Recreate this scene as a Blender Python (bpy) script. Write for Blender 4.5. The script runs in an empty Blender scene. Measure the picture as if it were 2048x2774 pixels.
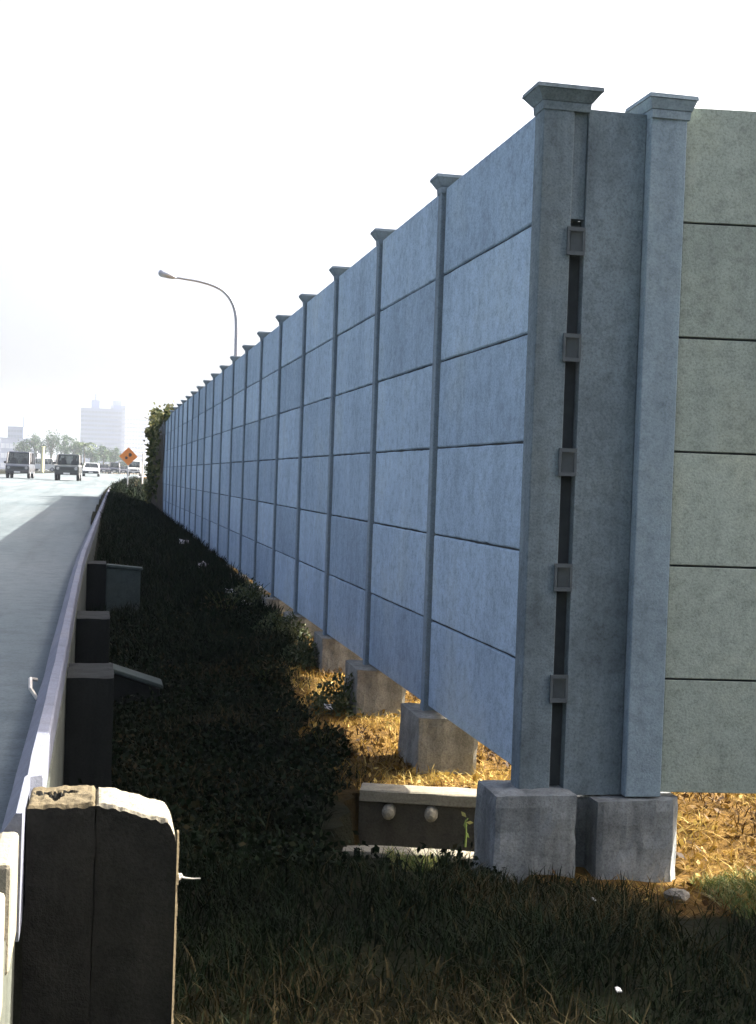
import bpy, math, random
import numpy as np
from mathutils import Vector, Matrix, noise
R = math.radians
random.seed(11); rng = np.random.default_rng(11)
S = bpy.context.scene
COL = S.collection

# ------------------------------------------------------------------ materials
def new_mat(name):
    m = bpy.data.materials.new(name); m.use_nodes = True
    nt = m.node_tree; b = nt.nodes['Principled BSDF']
    return m, nt, b
def ramp(nt, stops, fac):
    r = nt.nodes.new('ShaderNodeValToRGB')
    e = r.color_ramp.elements
    while len(e) < len(stops): e.new(0.5)
    for k, (p, c) in enumerate(stops):
        e[k].position = p; e[k].color = (*c, 1)
    nt.links.new(fac, r.inputs['Fac']); return r.outputs['Color']
def coords(nt, scale=(1, 1, 1)):
    t = nt.nodes.new('ShaderNodeTexCoord'); mp = nt.nodes.new('ShaderNodeMapping')
    mp.inputs['Scale'].default_value = scale
    nt.links.new(t.outputs['Object'], mp.inputs['Vector']); return mp.outputs['Vector']
def noise_tex(nt, scale, detail=4, rough=.6, stretch=(1, 1, 1)):
    n = nt.nodes.new('ShaderNodeTexNoise'); n.inputs['Scale'].default_value = scale
    n.inputs['Detail'].default_value = detail; n.inputs['Roughness'].default_value = rough
    nt.links.new(coords(nt, stretch), n.inputs['Vector']); return n.outputs['Fac']
def mix(nt, mode, fac, a, b):
    m = nt.nodes.new('ShaderNodeMix'); m.data_type = 'RGBA'; m.blend_type = mode
    for sock, v in ((m.inputs[0], fac), (m.inputs[6], a), (m.inputs[7], b)):
        if hasattr(v, 'links'): nt.links.new(v, sock)
        elif isinstance(v, (int, float)): sock.default_value = v
        else: sock.default_value = (*v, 1)
    return m.outputs[2]
def bump(nt, b, h, strength=.3, dist=.01):
    n = nt.nodes.new('ShaderNodeBump'); n.inputs['Strength'].default_value = strength
    n.inputs['Distance'].default_value = dist
    nt.links.new(h, n.inputs['Height']); nt.links.new(n.outputs['Normal'], b.inputs['Normal'])
def grey(v): return (v, v, v)

def concrete(name, base, dark=.72, speck=.25, streak=.25, bstr=.35, patch=(1.08, 1.03, .95), tinted=False):
    m, nt, b = new_mat(name)
    big = noise_tex(nt, 1.3, 5)
    c = ramp(nt, [(.3, tuple(dark*x for x in base)), (.52, base), (.72, tuple(min(1, x*p) for x, p in zip(base, patch)))], big)
    st = noise_tex(nt, 6, 4, .6, (1, 1, .07))
    c = mix(nt, 'MULTIPLY', streak, c, ramp(nt, [(.34, grey(.45)), (.55, grey(1))], st))
    mo = noise_tex(nt, 17, 5, .7)
    c = mix(nt, 'MULTIPLY', min(1, speck*1.5), c, ramp(nt, [(.32, grey(.62)), (.5, grey(.96)), (.66, grey(1.08))], mo))
    sp = noise_tex(nt, 95, 3, .7)
    c = mix(nt, 'MULTIPLY', speck, c, ramp(nt, [(.3, grey(.3)), (.5, grey(.95)), (.7, grey(1.25))], sp))
    if tinted:
        a = nt.nodes.new('ShaderNodeAttribute'); a.attribute_name = 'tint'
        c = mix(nt, 'MULTIPLY', 1.0, c, ramp(nt, [(0, (.74, .76, .78)), (.5, (.90, .91, .92)), (1, (1, 1.0, 1.0))], a.outputs['Fac']))
    nt.links.new(c, b.inputs['Base Color']); b.inputs['Roughness'].default_value = .9
    b.inputs['Specular IOR Level'].default_value = .2
    bump(nt, b, sp, bstr, .006)
    return m
def plain(name, col, rough=.6, metal=0, var=.15, scale=20):
    m, nt, b = new_mat(name)
    n = noise_tex(nt, scale, 4)
    c = ramp(nt, [(.3, tuple(x*(1-var) for x in col)), (.7, tuple(min(1, x*(1+var)) for x in col))], n)
    nt.links.new(c, b.inputs['Base Color']); b.inputs['Roughness'].default_value = rough; b.inputs['Metallic'].default_value = metal
    return m
def leafy(name, stops, rough=.6, trans=.15):
    m, nt, b = new_mat(name)
    a = nt.nodes.new('ShaderNodeAttribute'); a.attribute_name = 'tint'
    c = ramp(nt, stops, a.outputs['Fac'])
    nt.links.new(c, b.inputs['Base Color']); b.inputs['Roughness'].default_value = rough
    b.inputs['Specular IOR Level'].default_value = .10
    if trans:
        t = nt.nodes.new('ShaderNodeBsdfTranslucent'); nt.links.new(c, t.inputs['Color'])
        mx = nt.nodes.new('ShaderNodeMixShader'); mx.inputs[0].default_value = trans
        nt.links.new(b.outputs[0], mx.inputs[1]); nt.links.new(t.outputs[0], mx.inputs[2])
        nt.links.new(mx.outputs[0], nt.nodes['Material Output'].inputs['Surface'])
    return m
M = {}
M['panel'] = concrete('panel_concrete', (.45, .57, .675), .82, .46, .2, tinted=True)
M['panel_green'] = concrete('return_panel_concrete', (.50, .55, .455), .8, .44, .28, tinted=True)
M['post'] = concrete('post_concrete', (.24, .30, .34), .8, .34, .3)
M['post_pale'] = concrete('pale_post_concrete', (.31, .39, .43), .8, .36, .3)
M['corner'] = concrete('weathered_shaded_corner_concrete', (.20, .25, .27), .62, .45, .55)  # weathered tone, darkened further for shade on the post's near face
M['slot'] = plain('slot_shadow_gap', (.045, .052, .055), .95)  # recess shade put into the colour of slot and panel backing
M['clip'] = plain('bracket_steel', (.085, .10, .105), .9)
M['footing'] = concrete('footing_concrete', (.33, .32, .27), .5, .55, .6)
M['base'] = concrete('pile_cap_concrete', (.27, .29, .285), .42, .5, .7)
M['stem'] = concrete('shaded_buttress_concrete', (.020, .023, .020), .6, .4, .5)  # deep shade behind the parapet put into a near-black colour
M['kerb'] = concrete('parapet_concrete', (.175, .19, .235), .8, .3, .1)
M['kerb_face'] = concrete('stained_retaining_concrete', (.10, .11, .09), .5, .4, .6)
M['coping'] = concrete('coping_concrete', (.085, .105, .092), .6, .4, .3)
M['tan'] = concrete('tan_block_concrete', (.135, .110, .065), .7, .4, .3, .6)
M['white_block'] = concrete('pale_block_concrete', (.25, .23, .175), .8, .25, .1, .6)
M['block_face'] = concrete('shaded_stained_block_concrete', (.022, .022, .019), .35, .6, .6, .7, (1.9, 1.75, 1.5))  # shade of the block's sides put into the colour, plus stain mottling
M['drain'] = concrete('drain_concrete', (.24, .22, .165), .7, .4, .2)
M['drain_shade'] = concrete('shaded_drain_concrete', (.07, .065, .05), .5, .5, .5)  # darker copy of the drain concrete, painting shade inside the channel
M['metal'] = plain('galvanised_steel', (.40, .43, .47), .45, .6)
M['wire'] = plain('tie_wire_steel', (.55, .52, .46), .5, .3)
M['bark'] = plain('bark', (.10, .08, .055), .9)
M['tyre'] = plain('tyre_rubber', (.02, .02, .022), .85)
M['rim'] = plain('wheel_rim', (.35, .36, .38), .4, .7)
M['trim'] = plain('black_trim', (.02, .022, .025), .6)
M['plate'] = plain('plate_white', (.6, .6, .58), .5)
M['lens'] = plain('headlight_lens', (.28, .29, .30), .15)
M['seat'] = plain('seat_cloth', (.05, .055, .06), .9)
M['orange'] = plain('orange_sign_paint', (.62, .22, .05), .5)
M['signblack'] = plain('black_sign_paint', (.03, .025, .025), .5)
M['red'] = plain('red_sign_paint', (.50, .13, .10), .5)
M['whitepaint'] = plain('white_paint', (.75, .75, .72), .5)
M['yellowpaint'] = plain('pale_yellow_paint', (.66, .65, .40), .5)
M['litter'] = plain('white_litter', (.80, .78, .74), .7)
M['stone'] = concrete('pale_stone', (.24, .22, .18), .6, .4, .1)
M['tower'] = plain('tower_render', (.12, .15, .27), .8, 0, .08, .1)
M['towerband'] = plain('tower_window_band', (.07, .09, .17), .4)
M['pale'] = plain('pale_building_render', (.62, .63, .66), .8, 0, .05, .1)
M['roofmetal'] = plain('grey_roof_sheet', (.34, .36, .46), .6)
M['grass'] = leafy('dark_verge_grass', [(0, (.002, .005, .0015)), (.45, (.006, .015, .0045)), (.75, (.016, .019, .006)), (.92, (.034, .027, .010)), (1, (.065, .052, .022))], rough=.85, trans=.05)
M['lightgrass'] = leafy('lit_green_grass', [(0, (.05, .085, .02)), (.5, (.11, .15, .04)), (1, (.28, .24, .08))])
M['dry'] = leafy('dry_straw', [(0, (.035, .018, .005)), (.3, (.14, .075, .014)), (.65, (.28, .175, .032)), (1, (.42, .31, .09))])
M['weed'] = leafy('weed_leaves', [(0, (.03, .045, .02)), (.5, (.07, .09, .04)), (1, (.13, .14, .07))])
M['vine'] = leafy('vine_leaves', [(0, (.02, .03, .01)), (.5, (.06, .075, .02)), (1, (.16, .15, .06))])
M['tree'] = leafy('tree_leaves', [(0, (.018, .045, .018)), (.5, (.04, .085, .03)), (1, (.08, .13, .045))])
M['palm'] = leafy('palm_leaves', [(0, (.03, .055, .02)), (1, (.08, .11, .04))])

def road_material():
    m, nt, b = new_mat('road_concrete')
    c = ramp(nt, [(.3, (.095, .122, .132)), (.5, (.125, .152, .161)), (.75, (.155, .178, .185))], noise_tex(nt, .5, 5, .6, (1, .25, 1)))
    c = mix(nt, 'MULTIPLY', .55, c, ramp(nt, [(.36, grey(.6)), (.56, grey(1.05))], noise_tex(nt, 1.6, 4, .55, (1, .035, 1))))
    c = mix(nt, 'MULTIPLY', .5, c, ramp(nt, [(.35, grey(.62)), (.55, grey(1.04))], noise_tex(nt, 7, 5, .7)))
    sp = noise_tex(nt, 60, 3, .7)
    c = mix(nt, 'MULTIPLY', .5, c, ramp(nt, [(.3, grey(.45)), (.55, grey(1))], sp))
    # dirt washed into the gutter: follows the distance to the parapet
    a = nt.nodes.new('ShaderNodeAttribute'); a.attribute_name = 'gutter'
    ad = nt.nodes.new('ShaderNodeMath'); ad.operation = 'MULTIPLY_ADD'
    nt.links.new(noise_tex(nt, 3.0, 5, .65, (1, .35, 1)), ad.inputs[0]); ad.inputs[1].default_value = 1.5
    nt.links.new(a.outputs['Fac'], ad.inputs[2])
    d = ramp(nt, [(1.12, grey(0)), (1.75, grey(.88))], ad.outputs[0])
    c = mix(nt, 'MIX', d, c, (.045, .055, .038))
    nt.links.new(c, b.inputs['Base Color']); b.inputs['Roughness'].default_value = .9; b.inputs['Specular IOR Level'].default_value = .15
    bump(nt, b, sp, .3, .006); return m
M['road'] = road_material()
def ground_material():
    m, nt, b = new_mat('verge_soil')
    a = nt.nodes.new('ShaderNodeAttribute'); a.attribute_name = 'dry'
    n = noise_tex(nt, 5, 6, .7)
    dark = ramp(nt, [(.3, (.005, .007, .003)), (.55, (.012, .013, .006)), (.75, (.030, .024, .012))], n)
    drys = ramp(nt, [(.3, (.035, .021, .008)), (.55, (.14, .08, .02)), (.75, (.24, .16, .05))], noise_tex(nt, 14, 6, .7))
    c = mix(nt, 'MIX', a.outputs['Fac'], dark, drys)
    nt.links.new(c, b.inputs['Base Color']); b.inputs['Roughness'].default_value = 1
    b.inputs['Specular IOR Level'].default_value = .05
    bump(nt, b, noise_tex(nt, 30, 5, .7), .8, .03); return m
M['ground'] = ground_material()
def paint(name, col, rough=.3):
    m, nt, b = new_mat(name)
    c = mix(nt, 'MIX', ramp(nt, [(.4, grey(0)), (.8, grey(.5))], noise_tex(nt, 3, 4)), col, tuple(x*.7+.05 for x in col))
    nt.links.new(c, b.inputs['Base Color']); b.inputs['Roughness'].default_value = rough
    b.inputs['Coat Weight'].default_value = .4; return m
def glass_mat():
    m, nt, b = new_mat('vehicle_glass')
    b.inputs['Base Color'].default_value = (.02, .025, .03, 1); b.inputs['Roughness'].default_value = .08
    t = nt.nodes.new('ShaderNodeBsdfTransparent'); t.inputs['Color'].default_value = (.75, .8, .8, 1)
    mx = nt.nodes.new('ShaderNodeMixShader'); mx.inputs[0].default_value = .45
    nt.links.new(b.outputs[0], mx.inputs[1]); nt.links.new(t.outputs[0], mx.inputs[2])
    nt.links.new(mx.outputs[0], nt.nodes['Material Output'].inputs['Surface']); return m
M['glass'] = glass_mat()

# ------------------------------------------------------------------ mesh helpers
class MB:
    def __init__(s): s.v = []; s.f = []; s.t = []; s.m = []
    def add(s, vs, fs, tint=.5, mi=0):
        k = len(s.v); s.v += [tuple(p) for p in vs]
        for f in fs: s.f.append(tuple(i+k for i in f)); s.t.append(tint); s.m.append(mi)
    def prism(s, bot, top, tint=.5, mi=0):
        n = len(bot)
        fs = [tuple(range(n))[::-1], tuple(range(n, 2*n))] + [(i, (i+1) % n, n+(i+1) % n, n+i) for i in range(n)]
        s.add(list(bot)+list(top), fs, tint, mi)
    def box(s, x0, x1, y0, y1, z0, z1, tint=.5, mi=0):
        s.prism([(x0, y0, z0), (x1, y0, z0), (x1, y1, z0), (x0, y1, z0)], [(x0, y0, z1), (x1, y0, z1), (x1, y1, z1), (x0, y1, z1)], tint, mi)
    def obox(s, o, d, u0, u1, v0, v1, z0, z1, tint=.5, mi=0):
        """box in a frame turned about z: o origin, d=(dx,dy) the u direction, v to its left"""
        P = lambda u, v, z: (o[0]+d[0]*u-d[1]*v, o[1]+d[1]*u+d[0]*v, z)
        s.prism([P(u0, v0, z0), P(u1, v0, z0), P(u1, v1, z0), P(u0, v1, z0)], [P(u0, v0, z1), P(u1, v0, z1), P(u1, v1, z1), P(u0, v1, z1)], tint, mi)
    def tube(s, pts, rad, n=8, tint=.5, mi=0):
        pts = [Vector(p) for p in pts]
        if not hasattr(rad, '__len__'): rad = [rad]*len(pts)
        vs = []; prev = None
        for i, p in enumerate(pts):
            d = (pts[min(i+1, len(pts)-1)]-pts[max(i-1, 0)]).normalized()
            a = d.orthogonal().normalized() if prev is None else (prev-d*prev.dot(d)).normalized()
            prev = a; b = d.cross(a)
            for k in range(n):
                t = 2*math.pi*k/n; vs.append(p+(a*math.cos(t)+b*math.sin(t))*rad[i])
        fs = [tuple(range(n))[::-1], tuple(range((len(pts)-1)*n, len(pts)*n))]
        for i in range(len(pts)-1):
            for k in range(n):
                fs.append((i*n+k, i*n+(k+1) % n, (i+1)*n+(k+1) % n, (i+1)*n+k))
        s.add(vs, fs, tint, mi)
    def lump(s, c, r, seed=0, n=10, mi=0, amp=.25):
        vs = []; fs = []; q = n//2
        for i in range(q+1):
            for k in range(n):
                a, b_ = math.pi*i/q, 2*math.pi*k/n
                d = Vector((math.sin(a)*math.cos(b_), math.sin(a)*math.sin(b_), math.cos(a)))
                m_ = 1+amp*noise.noise(d*1.7+Vector((seed*7.1, seed*3.3, 0)))*2
                vs.append((c[0]+d.x*r[0]*m_, c[1]+d.y*r[1]*m_, c[2]+d.z*r[2]*m_))
        for i in range(q):
            for k in range(n): fs.append((i*n+k, (i+1)*n+k, (i+1)*n+(k+1) % n, i*n+(k+1) % n))
        s.add(vs, fs, .5, mi)
    def leaves(s, pos, size, up=.3, aspect=.5, tint=None):
        """many leaf-sized faces: pos (n,3) array"""
        n = len(pos)
        if n == 0: return
        d = rng.normal(size=(n, 3)); d[:, 2] += up; d /= np.linalg.norm(d, axis=1)[:, None]
        e = rng.normal(size=(n, 3)); e -= d*(e*d).sum(1)[:, None]; e /= np.linalg.norm(e, axis=1)[:, None]
        L = (np.asarray(size)*rng.uniform(.6, 1.3, n))[:, None]
        p0 = pos; p1 = pos+d*L*.5+e*L*aspect*.5; p2 = pos+d*L; p3 = pos+d*L*.5-e*L*aspect*.5
        k = len(s.v)
        V = np.stack([p0, p1, p2, p3], 1).reshape(-1, 3); s.v += list(map(tuple, V.tolist()))
        t = rng.random(n) if tint is None else tint
        for i in range(n): s.f.append((k+4*i, k+4*i+1, k+4*i+2, k+4*i+3))
        s.t += list(map(float, t)); s.m += [0]*n
    def blades(s, pos, h, w, lean=.5, tint=None):
        n = len(pos)
        if n == 0: return
        az = rng.uniform(0, 2*math.pi, n); la = rng.uniform(0, 2*math.pi, n)
        side = np.stack([np.cos(az), np.sin(az), np.zeros(n)], 1)*(np.asarray(w)*rng.uniform(.6, 1.3, n))[:, None]*.5
        H = np.asarray(h)*rng.uniform(.4, 1.3, n)
        ln = rng.uniform(.2, 1.5, n)*lean
        dr = np.stack([np.cos(la)*ln*H, np.sin(la)*ln*H, H*np.maximum(.25, 1-.35*ln)], 1)
        mid = pos+dr*np.array([.35, .35, .62]); tip = pos+dr
        V = np.stack([pos-side, pos+side, mid+side*.7, mid-side*.7, tip], 1).reshape(-1, 3)
        k = len(s.v); s.v += list(map(tuple, V.tolist()))
        t = rng.random(n) if tint is None else tint
        for i in range(n):
            b = k+5*i; s.f.append((b, b+1, b+2, b+3)); s.f.append((b+3, b+2, b+4)); s.t += [float(t[i])]*2
        s.m += [0]*(2*n)
    def build(s, name, mats, parent=None, origin=None, bevel=0, smooth=False):
        o = Vector(origin) if origin is not None else (Vector(parent['_o']) if parent is not None else Vector((0, 0, 0)))
        me = bpy.data.meshes.new(name)
        V = np.array(s.v, dtype=float)-np.array(o)
        me.from_pydata(V.tolist(), [], s.f)
        if not isinstance(mats, (list, tuple)): mats = [mats]
        for m in mats: me.materials.append(m)
        me.polygons.foreach_set('material_index', s.m)
        at = me.attributes.new('tint', 'FLOAT', 'FACE'); at.data.foreach_set('value', s.t)
        if smooth: me.polygons.foreach_set('use_smooth', [True]*len(me.polygons))
        me.update()
        ob = bpy.data.objects.new(name, me); COL.objects.link(ob)
        if parent is not None: ob.parent = parent; ob['_o'] = tuple(o); ob.location = (0, 0, 0)
        else: ob.location = o
        if bevel:
            b = ob.modifiers.new('edge', 'BEVEL'); b.width = bevel; b.segments = 2; b.limit_method = 'ANGLE'; b.angle_limit = R(35)
        return ob
def roughen(ob, cuts=12, amp=.008, scale=9):
    import bmesh
    bm = bmesh.new(); bm.from_mesh(ob.data)
    for m_ in list(ob.modifiers): ob.modifiers.remove(m_)
    bmesh.ops.remove_doubles(bm, verts=bm.verts, dist=.0002)
    bmesh.ops.subdivide_edges(bm, edges=bm.edges, cuts=cuts, use_grid_fill=True)
    bm.normal_update()
    sharp = {v for e in bm.edges if len(e.link_faces) == 2 and e.calc_face_angle(0) > .5 for v in e.verts}
    mv = []
    for v in bm.verts:
        p = v.co*scale
        a = amp*noise.noise(p)+amp*.5*noise.noise(p*3.1)
        if v in sharp: a -= amp*(.45+1.6*max(0, noise.noise(p*1.9+Vector((7, 1, 3)))))
        mv.append((v, v.normal*a))
    for v, d in mv: v.co += d
    bm.to_mesh(ob.data); bm.free(); return ob
def tag(o, label=None, cat=None, group=None, kind=None):
    for k, v in (('label', label), ('category', cat), ('group', group), ('kind', kind)):
        if v: o[k] = v
    return o
def thing(name, loc, label, cat, group=None):
    o = bpy.data.objects.new(name, None); COL.objects.link(o); o.location = loc; o['_o'] = tuple(loc)
    o.empty_display_size = .2
    return tag(o, label, cat, group)
def solo(mb, name, mats, loc, label, cat, group=None, **kw):
    return tag(mb.build(name, mats, None, loc, **kw), label, cat, group)

# ------------------------------------------------------------------ terrain profile (camera eye is the origin of heights; ground about 1.7 m below)
def lerp(x, xs): 
    return float(np.interp(x, [a for a, _ in xs], [b for _, b in xs]))
def slope(Y): return .0042*min(max(Y, 0), 200)
def road_z(Y): return -1.1+slope(Y)
def kerb_z(Y): return -.9+slope(Y)*(.95 if Y < 60 else .9)
def xk(Y):                                       # outer (road side) face of the parapet
    if Y < 9.5: return -.225
    if Y < 14: return -.225+.0027*(Y-9.5)**1.0*((Y-9.5)/4.5)
    if Y < 52: return -.2128+.0128*(Y-14)
    return .2736+.0150*(Y-52)+.00028*(Y-52)**2
ZW = [(6, -1.66), (9, -1.64), (12, -1.52), (16, -1.40), (20, -1.33), (28, -1.27), (50, -1.12), (100, -.75), (200, -.2), (400, -.2)]
def z_near_kerb(Y):
    return lerp(Y, [(0, -1.7), (9, -1.68), (12, -1.66), (15, -1.58), (19, -1.30), (26, kerb_z(26)-.12), (52, kerb_z(52)-.05), (200, kerb_z(200)-.1), (1400, kerb_z(200)-.1)])
DR_O, DR_D = (1.62, 6.34), (math.cos(R(-17)), math.sin(R(-17)))     # the drain crossing under the barrier
def drain_uv(x, y):
    dx, dy = x-DR_O[0], y-DR_O[1]
    return dx*DR_D[0]+dy*DR_D[1], -dx*DR_D[1]+dy*DR_D[0]
def ground_z(x, Y, rough=True):
    k = xk(Y)
    if x < k-.12:
        return road_z(Y)-.25 if x > k-12.4 else road_z(Y)-.12
    t = min(1, max(0, (x-k-.12)/1.5))
    a, b = z_near_kerb(Y), lerp(Y, ZW)
    z = a+(b-a)*(t*t*(3-2*t))
    z -= .11*min(1, max(0, (x-1.5)/1.0))*min(1, max(0, (7-Y)/1.2))
    z -= .06*min(1, max(0, (4.9-Y)/.8))
    if x > 4: z += .03*min(20, x-4)
    if rough and Y < 40 and x < 8:
        z += .045*noise.noise(Vector((x*1.3, Y*1.3, 0)))+.02*noise.noise(Vector((x*5, Y*5, 3)))
    u, v = drain_uv(x, Y)
    if -.36 < u < 1.2 and abs(v) < .36: z -= .42
    elif -.9 < u < .5 and -1.0 < v <= -.36: z -= .085*min(1, (v+1.0)/.3)
    return z
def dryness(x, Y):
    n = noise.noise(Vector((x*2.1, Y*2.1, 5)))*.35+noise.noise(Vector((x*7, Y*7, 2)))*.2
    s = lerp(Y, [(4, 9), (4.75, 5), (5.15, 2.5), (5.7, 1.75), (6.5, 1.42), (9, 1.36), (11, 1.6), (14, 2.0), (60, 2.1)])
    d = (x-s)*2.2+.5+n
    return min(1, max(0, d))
xs = sorted(set([-1000, -600, -300, -150, -80, -40, -20, -14, -9, -5, -2.5, -1.2, -.7] + [round(-.55+.07*i, 3) for i in range(66)] + [4.3, 4.8, 5.5, 6.5, 8, 10, 14, 20, 30, 50, 100, 200, 400, 1000]))
ys = sorted(set([-150, -60, -20, -5, 0, 1, 2, 2.6] + [round(3+.07*i, 3) for i in range(130)] + [round(12.2+.4*i, 2) for i in range(100)] + [54, 58, 62, 66, 70, 75, 80, 90, 100, 115, 130, 150, 175, 200, 250, 300, 400, 600, 900, 1400, 1950]))
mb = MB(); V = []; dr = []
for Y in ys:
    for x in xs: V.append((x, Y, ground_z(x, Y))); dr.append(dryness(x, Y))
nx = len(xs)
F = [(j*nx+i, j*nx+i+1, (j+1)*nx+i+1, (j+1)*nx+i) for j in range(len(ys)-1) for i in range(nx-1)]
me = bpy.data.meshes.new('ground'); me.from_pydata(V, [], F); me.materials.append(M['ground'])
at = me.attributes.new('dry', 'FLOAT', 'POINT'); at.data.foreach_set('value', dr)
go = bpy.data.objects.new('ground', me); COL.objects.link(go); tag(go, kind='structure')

# road sheet
rys = [-30, -10, -4, 0] + [1+.5*i for i in range(40)] + [21+2*i for i in range(30)] + [85+10*i for i in range(20)] + [300, 400, 550, 800, 1200]
off = [0, -.1, -.2, -.3, -.42, -.56, -.75, -1.0, -1.4, -2, -4, -8, -12.2]
V = []; gut = []
for Y in rys:
    for q in off:
        V.append((xk(Y)+.03+q, Y, road_z(Y))); gut.append(math.exp(q/.45)*min(1, max(0, (Y-4.3)/1.2)))
n = len(off)
F = [(j*n+i, (j+1)*n+i, (j+1)*n+i+1, j*n+i+1) for j in range(len(rys)-1) for i in range(n-1)]
me = bpy.data.meshes.new('road'); me.from_pydata(V, [], F); me.materials.append(M['road'])
at = me.attributes.new('gutter', 'FLOAT', 'POINT'); at.data.foreach_set('value', gut)
o = bpy.data.objects.new('road', me); COL.objects.link(o); tag(o, kind='structure')

# parapet along the road edge, with the retaining face below it
par = thing('road_parapet', (-.18, 3.52, -1.1), 'low pale grey concrete parapet running along the road edge', 'parapet')
pys = [3.93] + [4.2+.5*i for i in range(40)] + [25+2*i for i in range(14)] + [54+5*i for i in range(30)]
top = MB(); low = MB()
def sweep(mbx, sect):
    n = len(sect(pys[0])); vs = []
    for Y in pys: vs += sect(Y)
    fs = [tuple(range(n))[::-1], tuple(range((len(pys)-1)*n, len(pys)*n))]
    for i in range(len(pys)-1):
        for k in range(n): fs.append((i*n+k, i*n+(k+1) % n, (i+1)*n+(k+1) % n, (i+1)*n+k))
    mbx.add(vs, fs)
def jig(Y, k): return .006*noise.noise(Vector((Y*3, k*5, 0)))
sweep(top, lambda Y: [(xk(Y)+jig(Y, 1), Y, road_z(Y)-.12), (xk(Y)+.088+jig(Y, 2), Y, road_z(Y)-.12), (xk(Y)+.088+jig(Y, 2), Y, kerb_z(Y)-.008), (xk(Y)+.081+jig(Y, 2), Y, kerb_z(Y)+jig(Y, 3)), (xk(Y)+.046+jig(Y, 1), Y, kerb_z(Y)+jig(Y, 3)), (xk(Y)+jig(Y, 1), Y, kerb_z(Y)-.062)])
def near_end(Y, xr): return [(-.225, Y, -1.22), (xr, Y, -1.22), (xr, Y, kerb_z(Y)), (-.18+.2*min(0, xr+.14), Y, kerb_z(Y)), (-.225, Y, kerb_z(Y)-.06)]
top.prism(near_end(3.5, -.170), near_end(3.905, -.170))
top.prism(near_end(3.9055, -.170), near_end(3.929, -.138))
top.build('parapet_top', M['kerb'], par)
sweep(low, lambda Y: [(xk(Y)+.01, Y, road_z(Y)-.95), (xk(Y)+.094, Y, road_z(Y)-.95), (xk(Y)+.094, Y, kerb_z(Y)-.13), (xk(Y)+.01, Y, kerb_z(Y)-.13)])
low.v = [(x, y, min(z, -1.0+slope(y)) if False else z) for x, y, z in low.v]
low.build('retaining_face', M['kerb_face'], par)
for ya, yb in ((3.20, 3.497), (2.55, 3.0)):
    st = MB(); st.box(-.228, -.176, ya, yb, -1.2, -.93); st.build('kerb_stub', M['white_block'], par, bevel=.012)
rt = MB(); rt.box(-.215, -.185, -6, 3.62, -1.95, -1.112); rt.build('retaining_face', M['kerb_face'], par)
bar = MB(); bar.tube([(-.25, 6.05, -.935), (-.27, 5.95, -.915), (-.265, 5.86, -.945), (-.235, 5.84, -.985)], .009, 6); bar.build('lifting_hook', M['wire'], par)

# block at the end of the parapet
blk = thing('parapet_end_block', (.03, 3.66, -1.75), 'thick concrete end block with shade-darkened stained sides and sunlit top, closest to the viewer at bottom left', 'concrete block')
def rough_block(name, corners, ztop, mat, pit=None, seed=0, zb=-1.85, segs=34):
    """corners: plan quad (front-left, front-right, back-right, back-left); ztop(u,v) height"""
    fl, fr, br, bl = [Vector((*c, 0)) for c in corners]
    mbx = MB(); n = segs; P = {}
    def plan(u, v): return (fl*(1-u)+fr*u)*(1-v)+(bl*(1-u)+br*u)*v
    vs = []; fs = []
    for j in range(n+1):
        for i in range(n+1):
            u, v = i/n, j/n; p = plan(u, v); z = ztop(u, v)
            e = min(u, 1-u, v, 1-v)*n
            z += .006*noise.noise(Vector((p.x*22+seed, p.y*22, 1)))+.003*noise.noise(Vector((p.x*70, p.y*70, 4)))
            if e < .5: z -= .010+.012*max(0, noise.noise(Vector((p.x*35+seed, p.y*35, 8))))
            elif e < 1.5: z -= .002
            if pit:
                for cu, cv, ru, rv, dp in pit:
                    q = ((u-cu)/ru)**2+((v-cv)/rv)**2
                    q *= 1+.6*noise.noise(Vector((u*9, v*9, 3)))
                    z -= dp*max(0, 1-q)**.5
            vs.append((p.x, p.y, z))
    W = n+1
    for j in range(n):
        for i in range(n): fs.append((j*W+i, j*W+i+1, (j+1)*W+i+1, (j+1)*W+i))
    def deep(q):
        if not pit: return False
        j, i = divmod(q, W); u, v = i/n, j/n
        return max(dp*max(0, 1-(((u-cu)/ru)**2+((v-cv)/rv)**2)*(1+.6*noise.noise(Vector((u*9, v*9, 3)))))**.5 for cu, cv, ru, rv, dp in pit) > .007
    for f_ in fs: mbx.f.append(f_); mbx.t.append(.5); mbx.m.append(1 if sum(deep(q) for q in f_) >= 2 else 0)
    mbx.v += vs
    ring = [(i, 0) for i in range(n)]+[(n, j) for j in range(n)]+[(n-i, n) for i in range(n)]+[(0, n-j) for j in range(n)]
    zs = 22; vs = []
    for r in range(zs+1):
        t = (r/zs)**1.3
        for (i, j) in ring:
            p = Vector(mbx.v[j*W+i]); c = plan(.5, .5)
            d = Vector((p.x-c.x, p.y-c.y, 0)); d.normalize()
            z = p.z+(zb-p.z)*t
            b = .006*noise.noise(Vector((p.x*14+seed, p.y*14, z*14))) if r else 0
            vs.append((p.x+d.x*b, p.y+d.y*b, z))
    m_ = len(ring); fs = []
    for r in range(zs):
        for k in range(m_): fs.append((r*m_+(k+1) % m_, r*m_+k, (r+1)*m_+k, (r+1)*m_+(k+1) % m_))
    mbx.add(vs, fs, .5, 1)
    return mbx
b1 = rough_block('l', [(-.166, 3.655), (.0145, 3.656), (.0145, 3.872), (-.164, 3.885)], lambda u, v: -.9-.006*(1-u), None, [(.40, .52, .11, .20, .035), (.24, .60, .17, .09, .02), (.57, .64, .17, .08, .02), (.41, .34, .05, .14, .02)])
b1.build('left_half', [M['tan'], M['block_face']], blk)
def zt2(u, v): return -.902-.050*u**1.2-.05*max(0, (u-.86)/.14)**2
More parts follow.
